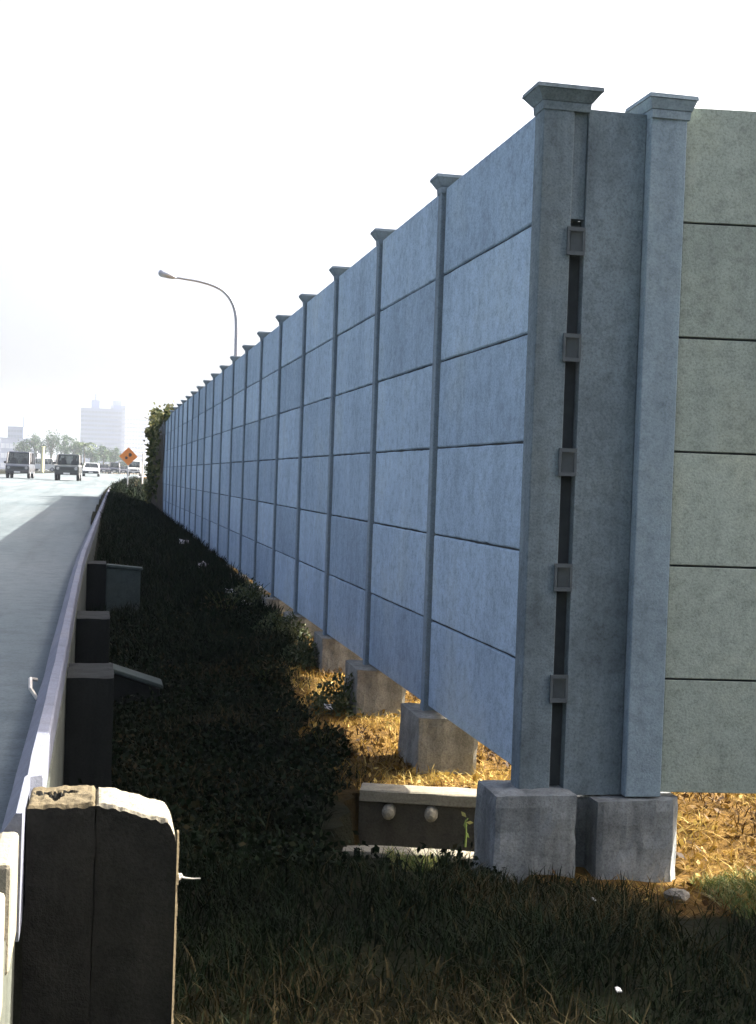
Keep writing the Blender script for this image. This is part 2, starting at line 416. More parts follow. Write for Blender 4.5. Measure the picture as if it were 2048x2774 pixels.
b2 = rough_block('r', [(.017, 3.66), (.236, 3.635), (.236, 3.85), (.017, 3.872)], zt2, None, None, 5)
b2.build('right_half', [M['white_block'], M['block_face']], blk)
ed = MB()                                         # pale strip added for sunlight on the outer arris of the right half
for k in range(30):
    z0 = -1.85+k*.029; w = .006+.004*noise.noise(Vector((0, k*.7, 0)))
    ed.prism([(.2365, 3.628-.0, z0), (.2365+w, 3.634, z0), (.2365+w, 3.66, z0), (.2365, 3.66, z0)], [(.2365, 3.628, z0+.029), (.2365+w, 3.634, z0+.029), (.2365+w, 3.66, z0+.029), (.2365, 3.66, z0+.029)])
ed.build('sunlit_edge', M['tan'], blk)
wi = MB(); wi.tube([(.240, 3.645, -1.103), (.262, 3.642, -1.109), (.285, 3.640, -1.111), (.304, 3.638, -1.110)], [.004, .003, .0022, .0018], 6); wi.lump((.246, 3.645, -1.105), (.011, .01, .009), 3, 8)
wi.build('tie_wire', M['wire'], blk)

# ------------------------------------------------------------------ the long noise barrier
XP, XF = 1.905, 1.882
ZT, ZB, H = 1.705, -1.295, .5
Y0, BAY, NB = 5.745, 1.745, 25
wall = thing('noise_barrier', (1.95, Y0, -1.7), 'long pale blue-grey precast panel noise barrier receding along the road', 'noise barrier')
def cap_mesh(mbx, cx, cy, hw, hd, z0, grow=.065, o=None, d=(1, 0)):
    """flared cap: neck, inverted frustum, thin slab"""
    def ringat(a, b, z):
        pts = [(-a, -b), (a, -b), (a, b), (-a, b)]
        return [(cx+d[0]*u-d[1]*v, cy+d[1]*u+d[0]*v, z) for u, v in pts]
    mbx.prism(ringat(hw+.004, hd+.004, z0-.03), ringat(hw+.007, hd+.007, z0+.006))
    mbx.prism(ringat(hw+.010, hd+.010, z0+.008), ringat(hw+grow, hd+grow, z0+.052))
    mbx.prism(ringat(hw+grow+.005, hd+grow+.005, z0+.054), ringat(hw+grow+.002, hd+grow+.002, z0+.072))
panels = []
for k in range(NB):
    ya, yb = Y0+k*BAY+(.002 if k == 0 else .040), Y0+(k+1)*BAY-.040
    p = MB()
    p.box(XP+.018, XP+.10, ya, yb, ZB+.004, ZT-.004, .1, 1)
    ya += .004; yb -= .026
    for r in range(6):
        z0 = ZB+r*H
        c0, c1 = z0+(.0 if r == 0 else .005), z0+H-(.0 if r == 5 else .005)
        t = random.random()
        e = .007; sh = random.uniform(-.003, .003)
        x0 = XP+sh
        ns = 26 if k < 6 else 6; rows = []
        for q in range(ns+1):
            y = ya+(yb-ya)*q/ns
            b0 = 0 if r == 0 else .0035*noise.noise(Vector((y*6, z0*9, 1)))+max(0, .014*(noise.noise(Vector((y*11, z0*5, 7)))-.45))
            b1 = 0 if r == 5 else .0035*noise.noise(Vector((y*6, z0*9, 21)))+max(0, .010*(noise.noise(Vector((y*11, z0*5, 17)))-.45))
            w_ = .002*noise.noise(Vector((y*.9, z0*2, 30)))
            rows.append([(XP+.0165, y, c0+b0), (x0+e, y, c0+b0), (x0+w_, y, c0+e+b0), (x0+w_, y, c1-e-b1), (x0+e, y, c1-b1), (XP+.0165, y, c1-b1)])
        fs = [(q*6+a, q*6+a+1, (q+1)*6+a+1, (q+1)*6+a) for q in range(ns) for a in range(5)]+[tuple(range(6))[::-1], tuple(range(ns*6, ns*6+6))]
        p.add([v for row in rows for v in row], fs, t)
    p.build('wall_panel', [M['panel'], M['slot']], wall)
post_me = None
for k in range(1, NB+1):
    y = Y0+k*BAY
    if k == 1:
        p = MB(); p.box(XF, XP+.13, y-.038, y+.038, -1.5, ZT+.012)
        po = p.build('post', M['post'], wall, bevel=.006)
        c = MB(); cap_mesh(c, (XF+XP+.13)/2, y, (XP+.13-XF)/2, .045, ZT+.002, .038)
        ca = c.build('post_cap', M['post'], po)
        f = MB(); f.prism([(1.80, y-.29, -2.0), (2.16, y-.29, -2.0), (2.16, y+.27, -2.0), (1.80, y+.27, -2.0)], [(1.80, y-.27, -1.325), (2.15, y-.27, -1.325), (2.15, y+.25, -1.325), (1.81, y+.25, -1.325)])
        fo = roughen(f.build('footing', M['footing'], wall))
        src = (po, ca, fo)
    else:
        dy = (k-1)*BAY
        po = src[0].copy(); COL.objects.link(po); po.parent = wall; po.location = (0, dy, 0)
        ca = src[1].copy(); COL.objects.link(ca); ca.parent = po; ca.location = (0, 0, 0)
        if k < 9:
            fo = src[2].copy(); COL.objects.link(fo); fo.parent = wall; fo.location = (random.uniform(-.03, .03), dy, random.uniform(-.02, .02))
# corner post with an open slot, standing at the near end of the long run
cp = MB()
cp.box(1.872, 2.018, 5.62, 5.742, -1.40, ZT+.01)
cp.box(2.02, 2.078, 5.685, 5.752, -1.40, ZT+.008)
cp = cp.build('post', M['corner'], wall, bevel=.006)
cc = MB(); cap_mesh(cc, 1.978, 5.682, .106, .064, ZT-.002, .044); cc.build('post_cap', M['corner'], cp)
sl = MB(); sl.box(2.0195, 2.0852, 5.676, 5.6835, -1.35, 1.2); sl.build('slot_lining', M['slot'], cp)
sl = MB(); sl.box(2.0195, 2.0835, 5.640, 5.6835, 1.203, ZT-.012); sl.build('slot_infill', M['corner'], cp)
for z in (1.10, .627, .116, -.40, -.90):
    c = MB(); c.box(2.0, 2.083, 5.608, 5.618, z+.045, z+.062); c.box(2.0, 2.083, 5.608, 5.618, z-.062, z-.045); c.box(2.0, 2.012, 5.608, 5.618, z-.044, z+.044)
    c.box(2.072, 2.083, 5.608, 5.618, z-.044, z+.044); c.box(2.022, 2.076, 5.63, 5.67, z-.05, z+.05)
    c.build('clip', M['clip'], cp)
ba = MB(); ba.prism([(1.722, 5.49, -2.05), (2.110, 5.485, -2.05), (2.110, 5.84, -2.05), (1.728, 5.84, -2.05)], [(1.730, 5.50, -1.352), (2.108, 5.50, -1.352), (2.108, 5.82, -1.352), (1.736, 5.82, -1.352)])
roughen(ba.build('footing', M['base'], wall))

# short return run facing the viewer
ret = thing('noise_barrier_return', (2.45, 5.65, -1.75), 'short greenish grey panel wall turning off the corner to the right', 'noise barrier')
RO, RD = (2.53, 5.585), (math.cos(R(-8)), math.sin(R(-8)))
RH, RB = .5175, -1.37
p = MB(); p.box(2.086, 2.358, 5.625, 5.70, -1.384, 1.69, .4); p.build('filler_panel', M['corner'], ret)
p = MB(); p.prism([(2.362, 5.575, -1.385), (2.53, 5.565, -1.385), (2.545, 5.76, -1.385), (2.362, 5.77, -1.385)], [(2.362, 5.575, 1.72), (2.53, 5.565, 1.72), (2.545, 5.76, 1.72), (2.362, 5.77, 1.72)])
c2 = p.build('post', M['post_pale'], ret, bevel=.006)
c = MB(); cap_mesh(c, 2.450, 5.68, .086, .115, 1.695, .026); c.build('post_cap', M['post_pale'], c2)
PL = lambda z, e: [(2.200+e, 5.50+e, z), (2.578, 5.53+e, z), (2.640-e, 5.60, z), (2.645-e, 6.0, z), (2.200+e, 6.02, z)]
p = MB(); p.prism(PL(-2.1, 0), PL(-1.388, .006)); p.box(2.105, 2.215, 5.64, 5.8, -2.05, -1.40)
roughen(p.build('footing', M['base'], ret))
for k in range(4):
    u0, u1 = k*BAY+(.012 if k == 0 else .075), (k+1)*BAY-.075
    p = MB(); p.obox(RO, RD, u0, u1, .038, .12, RB+.004, RB+6*RH-.004, .1, 1)
    for r in range(6):
        z0 = RB+r*RH; t = random.random(); s_ = random.uniform(-.002, .002)
        p.obox(RO, RD, u0, u1, .02+s_, .0365, z0+(.005 if r else 0), z0+RH-(.005 if r < 5 else 0), t)
    p.build('wall_panel', [M['panel_green'], M['slot']], ret, bevel=.003)
    p = MB(); p.obox(RO, RD, u1+.001, u1+.149, -.005, .15, -1.5, 1.745); po = p.build('post', M['post'], ret, bevel=.006)
    c = MB(); q = u1+.075; cap_mesh(c, RO[0]+RD[0]*q-RD[1]*.07, RO[1]+RD[1]*q+RD[0]*.07, .075, .08, 1.745, .06, d=RD); c.build('post_cap', M['post'], po)
    p = MB(); p.obox(RO, RD, u1-.14, u1+.30, -.12, .42, -2.0, -1.40); p.build('footing', M['base'], ret, bevel=.02)

# ------------------------------------------------------------------ drain, buttresses, stones
dr_ = thing('drain_channel', (DR_O[0], DR_O[1], -2.1), 'open concrete drain channel passing under the barrier beside its corner footing', 'drain')
p = MB(); p.obox(DR_O, DR_D, -.35, 1.0, .28, .46, -1.668, -1.605); roughen(p.build('far_beam', M['drain'], dr_), 10, .007, 12)
p = MB(); p.obox(DR_O, DR_D, -.35, 1.0, .31, .44, -2.2, -1.671); p.build('far_side_wall', M['drain_shade'], dr_)
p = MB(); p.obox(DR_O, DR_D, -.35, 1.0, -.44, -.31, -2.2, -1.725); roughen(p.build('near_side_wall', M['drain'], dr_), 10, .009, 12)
p = MB(); p.obox(DR_O, DR_D, -.35, 1.0, -.309, .309, -2.15, -2.06); p.build('channel_floor', M['drain_shade'], dr_)
for u in (-.19, .03):
    p = MB(); a = Vector((DR_O[0]+DR_D[0]*u-DR_D[1]*.33, DR_O[1]+DR_D[1]*u+DR_D[0]*.33, -1.705)); dv = Vector((DR_D[1], -DR_D[0], -.08))
    p.tube([a, a+dv*.07, a+dv*.10, a+dv*.115], [.034, .036, .030, .012], 12); p.build('pipe_stub', M['drain'], dr_, smooth=False)
GB = 'concrete buttresses behind the parapet'
def buttress(Y, ztop, wing, label):
    x0 = xk(Y)+.095
    t = thing('concrete_buttress', (x0+.1, Y, -1.75), label, 'buttress', GB)
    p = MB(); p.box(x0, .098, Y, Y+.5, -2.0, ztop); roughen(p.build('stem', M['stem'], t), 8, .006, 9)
    xa, xb, za, zb, th, mt = wing
    p = MB(); p.prism([(xa, Y+.02, -2.0), (xb, Y+.02, -2.0), (xb, Y+.02+th, -2.0), (xa, Y+.02+th, -2.0)], [(xa, Y+.02, za), (xb, Y+.02, zb), (xb, Y+.02+th, zb), (xa, Y+.02+th, za)]); w = p.build('wing_wall', M[mt], t, bevel=.008)
    p = MB(); p.prism([(xa, Y+.0, za+.003), (xb+.02, Y+.0, zb+.003), (xb+.02, Y+.02+th, zb+.003), (xa, Y+.02+th, za+.003)], [(xa, Y, za+.035), (xb+.02, Y, zb+.035), (xb+.02, Y+.02+th, zb+.035), (xa, Y+.02+th, za+.035)])
    p.build('coping', M['coping'], w, bevel=.008)
buttress(6.55, -1.0, (.10, .16, -1.62, -1.64, .12, 'stem'), 'nearest black stepped concrete buttress behind the end block')
buttress(9.2, -1.0, (.10, .45, -1.37, -1.49, .25, 'stem'), 'middle concrete buttress whose wing has a pale sloping coping')
buttress(14.7, -1.0, (.10, .47, -1.04, -1.07, .12, 'coping'), 'farthest concrete buttress with a pale upright grey wing panel')
rub = MB(); rub.lump((2.50, 5.30, ground_z(2.5, 5.3)+.03), (.06, .045, .03), 4, 10); solo(rub, 'concrete_chunk', M['stone'], (2.50, 5.30, ground_z(2.5, 5.3)), 'pale broken concrete chunk lying at the right foot of the corner footing', 'rubble', bevel=0)
rub = MB(); rub.lump((1.60, 6.20, -1.985), (.05, .035, .03), 9, 10); solo(rub, 'stone', M['stone'], (1.60, 6.2, -2.05), 'small pale stone lying in the drain channel', 'stone')
for k, (x, Y, lab) in enumerate([(1.505, 19.2, 'white paper scrap on the dark verge, middle one along the blue far part of the barrier'), (1.53, 24.2, 'farthest white paper scrap lying on the verge by the barrier'), (1.55, 15.5, 'white scrap in the weeds at the barrier foot'), (1.62, 14.6, 'crumpled pale bag beside the weeds at the barrier foot'), (1.60, 9.02, 'white torn scrap among leaves in front of a footing'), (2.02, 5.05, 'tiny white scrap lying in front of the corner footing'), (1.75, 4.12, 'tiny pale scrap at the bottom of the dark foreground grass')]):
    p = MB(); z = ground_z(x, Y)+.06; q = (.10, .11, .09, .09, .035, .011, .012)[k]
    g = 4; vs = []
    for j in range(g+1):
        for i in range(g+1):
            u, v = i/g-.5, j/g-.5
            vs.append((x+u*q*1.5, Y+v*q*1.5, z+.5*q*noise.noise(Vector((u*3+k, v*3, k*2)))+.5*q*v))
    p.add(vs, [(j*(g+1)+i, j*(g+1)+i+1, (j+1)*(g+1)+i+1, (j+1)*(g+1)+i) for j in range(g) for i in range(g)])
    o = solo(p, 'litter', M['litter'], (x, Y, z-.05), lab, 'litter', 'paper litter on the verge')
    sd = o.modifiers.new('thick', 'SOLIDIFY'); sd.thickness = .004

# ------------------------------------------------------------------ vegetation
def scatter(n, x0, x1, y0, y1, keep, dens_pow=1.0):
    out = []
    X = rng.uniform(0, 1, n*2); Yv = y0*(y1/y0)**(rng.uniform(0, 1, n*2)) if dens_pow == 0 else rng.uniform(y0, y1, n*2)
    for u, Y in zip(X, Yv):
        x = x0+(x1-x0)*u
        if keep(x, Y): out.append((x, Y, ground_z(x, Y)))
        if len(out) >= n: break
    return np.array(out)
def off_solid(x, Y):
    if x < xk(Y)+.12: return False
    u, v = drain_uv(x, Y)
    if abs(v) < .47 and -.45 < u < 1.25: return False
    if -.42 < u < .1 and -.85 < v < 0: return False
    if 1.63 < x < 2.61 and 5.45 < Y < 6.03: return False
    if x < .25 and Y < 3.9 and Y > 3.6: return False
    return True
def clump(x, Y): return noise.noise(Vector((x*2.3, Y*2.3, 9)))
g = MB()
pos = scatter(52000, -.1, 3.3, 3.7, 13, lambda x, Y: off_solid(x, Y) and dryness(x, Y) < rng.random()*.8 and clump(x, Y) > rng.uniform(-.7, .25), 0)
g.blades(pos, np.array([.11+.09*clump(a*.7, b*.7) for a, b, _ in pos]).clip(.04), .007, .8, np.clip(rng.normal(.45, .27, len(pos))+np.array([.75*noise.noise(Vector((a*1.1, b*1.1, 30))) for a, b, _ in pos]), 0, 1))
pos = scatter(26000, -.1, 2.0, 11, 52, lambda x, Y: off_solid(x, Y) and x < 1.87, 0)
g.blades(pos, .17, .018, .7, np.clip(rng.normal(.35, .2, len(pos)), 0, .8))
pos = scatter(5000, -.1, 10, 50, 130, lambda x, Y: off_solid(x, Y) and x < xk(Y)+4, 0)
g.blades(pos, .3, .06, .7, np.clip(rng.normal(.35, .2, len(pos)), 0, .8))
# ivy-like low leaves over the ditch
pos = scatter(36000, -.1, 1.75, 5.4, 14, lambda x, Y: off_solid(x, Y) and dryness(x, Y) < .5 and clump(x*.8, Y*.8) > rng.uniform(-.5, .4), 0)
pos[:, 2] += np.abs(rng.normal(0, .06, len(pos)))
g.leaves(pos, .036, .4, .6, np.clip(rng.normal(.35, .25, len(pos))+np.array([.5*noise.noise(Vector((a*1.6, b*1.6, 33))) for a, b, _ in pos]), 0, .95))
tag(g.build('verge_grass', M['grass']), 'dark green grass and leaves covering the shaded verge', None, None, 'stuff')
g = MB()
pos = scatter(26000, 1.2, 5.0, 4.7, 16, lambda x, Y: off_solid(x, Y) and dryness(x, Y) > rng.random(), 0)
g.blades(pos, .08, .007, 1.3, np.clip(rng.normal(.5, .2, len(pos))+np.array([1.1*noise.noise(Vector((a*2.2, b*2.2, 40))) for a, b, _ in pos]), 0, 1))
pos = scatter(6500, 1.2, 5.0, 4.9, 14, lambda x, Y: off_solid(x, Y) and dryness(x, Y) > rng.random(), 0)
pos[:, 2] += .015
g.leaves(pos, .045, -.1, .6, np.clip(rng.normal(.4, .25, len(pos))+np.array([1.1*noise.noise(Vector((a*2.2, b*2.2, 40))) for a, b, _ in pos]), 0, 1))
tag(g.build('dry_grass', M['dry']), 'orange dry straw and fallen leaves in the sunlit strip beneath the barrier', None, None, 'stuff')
g = MB()
pos = scatter(10000, 2.68, 4.6, 4.85, 5.55, lambda x, Y: off_solid(x, Y) and clump(x, Y) > rng.uniform(-.8, .3))
g.blades(pos, .075, .007, 1.0)
pos = scatter(900, 1.35, 1.75, 5.75, 5.98, lambda x, Y: not (x > 1.62 and Y < 6.03))
g.blades(pos, .06, .006, .9)
tag(g.build('green_grass', M['lightgrass']), 'fresh green grass catching sun at the foot of the return wall', None, None, 'stuff')
GW = 'weeds along the barrier foot'
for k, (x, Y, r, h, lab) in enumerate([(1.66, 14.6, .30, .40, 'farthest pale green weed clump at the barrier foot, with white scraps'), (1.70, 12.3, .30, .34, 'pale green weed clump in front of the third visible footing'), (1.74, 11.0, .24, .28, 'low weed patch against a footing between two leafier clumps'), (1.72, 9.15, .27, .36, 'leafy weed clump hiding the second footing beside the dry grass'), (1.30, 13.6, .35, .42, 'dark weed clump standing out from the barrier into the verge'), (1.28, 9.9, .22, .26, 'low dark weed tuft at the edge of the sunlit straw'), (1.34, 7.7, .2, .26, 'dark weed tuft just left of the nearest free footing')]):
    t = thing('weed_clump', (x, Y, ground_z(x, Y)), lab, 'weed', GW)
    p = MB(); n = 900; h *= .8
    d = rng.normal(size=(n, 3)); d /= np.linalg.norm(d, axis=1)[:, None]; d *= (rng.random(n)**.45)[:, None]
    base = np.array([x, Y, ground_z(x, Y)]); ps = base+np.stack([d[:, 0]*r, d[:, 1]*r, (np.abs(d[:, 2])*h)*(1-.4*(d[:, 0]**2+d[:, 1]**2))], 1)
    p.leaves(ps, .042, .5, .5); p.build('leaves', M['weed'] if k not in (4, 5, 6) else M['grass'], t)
    p = MB()
    for i in range(9):
        a = random.uniform(0, 6.28); q = random.uniform(.2, .8)*r
        p.tube([(x, Y, base[2]-.03), (x+math.cos(a)*q*.4, Y+math.sin(a)*q*.4, base[2]+h*.5), (x+math.cos(a)*q, Y+math.sin(a)*q, base[2]+h*.9)], [.006, .005, .002], 5)
    p.build('stem', M['vine'], t)
sp = MB(); sp.tube([(1.76, 6.05, -1.73), (1.762, 6.05, -1.66), (1.757, 6.05, -1.60)], [.006, .005, .002], 5); sp.leaves(np.array([(1.76, 6.05, -1.66+.012*i) for i in range(7)]), .035, .6)
solo(sp, 'sprout', M['lightgrass'], (1.76, 6.05, -1.72), 'single thin green sprout growing on the near lip of the drain', 'plant')

# vine at the far end of the barrier
vn = thing('climbing_vine', (1.85, 44, -1.2), 'leafy climbing vine hanging over the far end of the barrier', 'vine')
p = MB(); ps = []
for i in range(60):
    y = random.uniform(39, 49.5); f = (y-38)/11.5
    z = random.uniform(-1.0, 1.75)
    if random.random() > f*f: continue
    ps.append(np.array([1.84-random.uniform(0, .08), y, z])+rng.normal(0, 1, (55, 3))*np.array([.05, .35, .2]))
for c, s_ in (((1.9, 38.3, 1.80), (.07, .22, .09)), ((1.9, 40, 1.72), (.06, .6, .05)), ((1.9, 42, 1.75), (.06, .8, .08)), ((1.84, 45.2, 1.9), (.10, .25, .2)), ((1.84, 47.6, 2.02), (.09, .3, .14)), ((1.86, 47.5, 1.75), (.08, .4, .16)), ((1.78, 48.5, 1.45), (.08, .3, .12)), ((1.69, 48.8, 1.5), (.04, .2, .06)), ((1.86, 48.5, 1.0), (.06, .3, .25)), ((1.85, 48.6, .4), (.05, .3, .25)), ((1.82, 48.8, -.15), (.05, .3, .22)), ((1.84, 48.8, -.7), (.05, .3, .25))):
    ps.append(np.array(c)+rng.normal(0, 1, (110, 3))*np.array(s_))
p.leaves(np.concatenate(ps), .15, -.1, .7); p.build('leaves', M['vine'], vn)
p = MB()
for i in range(9):
    y = 40+i; p.tube([(1.84, y, -1.2), (1.83, y+.3, 0), (1.85, y-.2, 1.2), (1.84, y+.1, 1.8)], [.03, .025, .02, .01], 5)
p.build('stem', M['bark'], vn)

def crown(mbx, c, r, n, leaf, clumps, flat=1.0):
    for i in range(clumps):
        d = Vector((random.gauss(0, 1), random.gauss(0, 1), random.gauss(0, 1))).normalized()*random.random()**.4
        cc = np.array([c[0]+d.x*r[0]*.8, c[1]+d.y*r[1]*.8, c[2]+d.z*r[2]*.8*flat])
        q = random.uniform(.18, .36)
        t0 = random.uniform(.1, .9)
        ps = cc+rng.normal(0, 1, (n//clumps, 3))*np.array([r[0]*q, r[1]*q, r[2]*q])*.55
        mbx.leaves(ps, leaf, .2, .6, np.clip(rng.normal(t0, .15, len(ps)), 0, 1))
def tree(x, Y, zg, h, r, lab, group=None, n=1500, leaf=.32, name='tree', cz=None):
    t = thing(name, (x, Y, zg), lab, 'tree', group)
    p = MB(); cz = cz or zg+h-r[2]
    p.tube([(x, Y, zg-.3), (x+.1, Y, zg+h*.3), (x+.05, Y, cz)], [.03*h, .024*h, .014*h], 8)
    for i in range(6):
        a = i*1.05+random.random(); p.tube([(x+.05, Y, zg+h*.35+.03*h*i), (x+math.cos(a)*r[0]*.4, Y+math.sin(a)*r[1]*.4, cz), (x+math.cos(a)*r[0]*.75, Y+math.sin(a)*r[1]*.75, cz+r[2]*.4)], [.011*h, .008*h, .003*h], 6)
    p.build('trunk', M['bark'], t)
    p = MB(); crown(p, (x, Y, cz), r, n, leaf, 22); p.build('crown', M['tree'], t)
GT = 'trees across the road'
for x, Y, h, r, lab in [(-14.6, 262, 6.4, (2.0, 2.0, 2.2), 'small hazy tree at the left end of the tree row, above the edge-of-frame van'), (-12.0, 260, 7.3, (2.1, 2.0, 2.4), 'tall rounded hazy tree above the white minibus, left of the tallest crown'), (-9.3, 261, 7.9, (2.2, 2.1, 2.6), 'tallest hazy tree crown between the minibus and the dark off-road car'), (-6.7, 265, 7.5, (2.0, 2.0, 2.5), 'hazy tree directly above the roof of the dark off-road car'), (-4.6, 259, 6.5, (1.7, 1.8, 2.1), 'hazy tree just left of the palm, before the left edge of the tower'), (-1.5, 258, 5.3, (1.9, 1.9, 1.9), 'low hazy tree right of the palm, above the silver sedan'), (.6, 270, 5.7, (1.8, 1.8, 1.9), 'low hazy tree before the middle of the tower'), (2.8, 280, 5.7, (1.9, 1.9, 2.0), 'low hazy tree left of the orange diamond sign'), (5.2, 292, 4.6, (1.7, 1.7, 1.7), 'lowest hazy tree, behind the orange diamond sign')]:
    q = 1.6; tree(x*q, Y*q, -.4, (h-.35)*q+.4, tuple(a*q for a in r), lab, GT, leaf=.5)
PT = Vector((-4.45, 372, 7.0))
pt = thing('palm_tree', (-4.4, 372, -.4), 'small palm with arching fronds standing before the tower foot', 'palm')
p = MB(); p.tube([(-4.4, 372, -.7), (-4.3, 372, 3), (-4.45, 372, 7.0)], [.26, .21, .16], 8); p.build('trunk', M['bark'], pt)
p = MB()
for i in range(15):
    a = i*2.4; el = random.uniform(.1, 1.0); L = random.uniform(3.2, 4.2); prev = PT.copy(); pts = [prev]
    for s_ in range(7):
        e2 = el-s_*.28; prev = prev+Vector((math.cos(a)*math.cos(e2), math.sin(a)*math.cos(e2), math.sin(e2)))*L/7; pts.append(prev)
    p.tube(pts, [.03]*7+[.008], 5, random.random())
    for s_ in range(1, 8):
        q = np.array(pts[s_]); sd = np.array([-math.sin(a), math.cos(a), -.5])
        for sg in (-1, 1):
            tip = q+np.array([sd[0]*sg, sd[1]*sg, -.5])*.85; w = (np.array(pts[s_])-np.array(pts[s_-1]))*.7
            p.add([q, q-w*.9, tip-w*.3, tip], [(0, 1, 2, 3)], random.random())
p.build('frond', M['palm'], pt)
hd = thing('hedge', (-4, 235, -.35), 'long pale clipped hedge below the trees across the road', 'hedge')
p = MB(); ps = np.stack([rng.uniform(-16, 8.5, 5200), rng.uniform(243, 245.5, 5200), -.35+1.7*rng.random(5200)**.6], 1); p.leaves(ps, .3, .2, .6); p.build('leaves', M['weed'], hd)
GS = 'bushes beyond the end of the barrier'
for x, Y, h, lab in [(4.2, 57, 2.5, 'dark roadside bush just beyond the vine at the barrier end'), (4.8, 66, 2.4, 'dark roadside bush second beyond the barrier end'), (5.7, 77, 2.4, 'dark roadside bush third beyond the barrier end'), (6.9, 91, 2.5, 'dark roadside bush farthest beyond the barrier end')]:
    tree(x, Y, lerp(Y, ZW)-.05, h, (1.0, 4.2, 1.25), lab, GS, 1600, .28, 'bush')

# ------------------------------------------------------------------ street furniture
lp = thing('street_lamp', (5.178, 53, -1.1), 'tall grey street lamp with curved arm rising behind the barrier', 'street lamp')
p = MB()
path = [(5.19, 53, -1.3), (5.185, 53, 2), (5.178, 53, 4.9), (5.15, 53, 6.2), (5.02, 53, 6.78), (4.756, 53, 7.2), (4.35, 53, 7.48), (3.709, 53, 7.66), (2.98, 53, 7.745), (2.6, 53, 7.775)]
def smooth_path(pts, n=5):
    out = []; P = [Vector(q) for q in pts]
    for i in range(len(P)-1):
        p0, p1, p2, p3 = P[max(0, i-1)], P[i], P[i+1], P[min(len(P)-1, i+2)]
        for k in range(n):
            t = k/n; out.append(.5*((2*p1)+(p2-p0)*t+(2*p0-5*p1+4*p2-p3)*t*t+(3*p1-p0-3*p2+p3)*t**3))
    out.append(P[-1]); return out
sp_ = smooth_path(path); p.tube(sp_, [.10-.055*i/(len(sp_)-1) for i in range(len(sp_))], 10); p.build('pole', M['metal'], lp, smooth=True)
p = MB(); p.tube([(2.72, 53, 7.77), (2.6, 53, 7.78), (2.42, 53, 7.84), (2.2, 53, 7.89), (2.06, 53, 7.93), (2.02, 53, 7.94)], [.05, .085, .13, .15, .12, .04], 12)
hdm = p.build('lamp_head', M['metal'], lp, smooth=True)
p = MB(); p.lump((2.23, 53, 7.80), (.17, .10, .06), 1, 10, amp=0); p.build('lens', M['lens'], hdm, smooth=True)

sg = thing('warning_sign', (1.42, 70, lerp(70, ZW)), 'orange diamond warning sign with two black marks on a post beside the road', 'road sign')
cx, cz, q = 1.42, .85, .48
p = MB(); p.prism([(cx, 70, cz-q), (cx+q, 70, cz), (cx, 70, cz+q), (cx-q, 70, cz)], [(cx, 70.012, cz-q), (cx+q, 70.012, cz), (cx, 70.012, cz+q), (cx-q, 70.012, cz)])
bd = p.build('sign_board', M['orange'], sg)
for dx, dz, w, h in ((.085, .085, .085, .10), (-.105, -.075, .07, .075)):
    p = MB(); pts = [(cx+dx+w*math.cos(a)*(1+.2*math.cos(3*a)), 69.992, cz+dz+h*math.sin(a)) for a in [i*2*math.pi/14 for i in range(14)]]
    p.prism(pts, [(a, 69.998, c) for a, b, c in pts]); p.build('symbol', M['signblack'], bd)
p = MB(); p.tube([(cx, 70.05, -1.2), (cx, 70.05, cz+.35)], .03, 8); p.build('pole', M['metal'], sg)
tr = thing('triangle_sign', (3.58, 95, -.8), 'small faded red triangular sign near the barrier end', 'road sign')
p = MB(); p.prism([(3.28, 95, .5), (3.88, 95, .5), (3.58, 95, 1.05)], [(3.28, 95.012, .5), (3.88, 95.012, .5), (3.58, 95.012, 1.05)]); bb = p.build('sign_board', M['red'], tr)
p = MB(); p.prism([(3.43, 94.99, .58), (3.73, 94.99, .58), (3.58, 94.99, .86)], [(3.43, 94.997, .58), (3.73, 94.997, .58), (3.58, 94.997, .86)]); p.build('symbol', M['whitepaint'], bb)
p = MB(); p.tube([(3.58, 95.06, -1.0), (3.58, 95.06, .9)], .035, 8); p.build('pole', M['metal'], tr)
def marker(x, Y, zb, zt, r, mt, lab):
    t = thing('marker_post', (x, Y, zb), lab, 'post')
    p = MB(); p.tube([(x, Y, zb-.2), (x, Y, zt-.1)], r, 8); p.build('pole', M[mt], t)
    p = MB(); p.tube([(x, Y, zt-.1), (x, Y, zt-.02), (x, Y, zt)], [r*1.3, r*1.3, r*.6], 8); p.build('cap', M[mt], t)
marker(-1.95, 122, -.62, 1.40, .07, 'whitepaint', 'thin white post beside the dark off-road car')
marker(2.79, 90, -.75, 1.35, .05, 'whitepaint', 'thin pale post between the orange sign and the red triangle')
marker(-8.5, 205, -.3, 3.5, .26, 'yellowpaint', 'pale yellow post rising behind the white minibus')

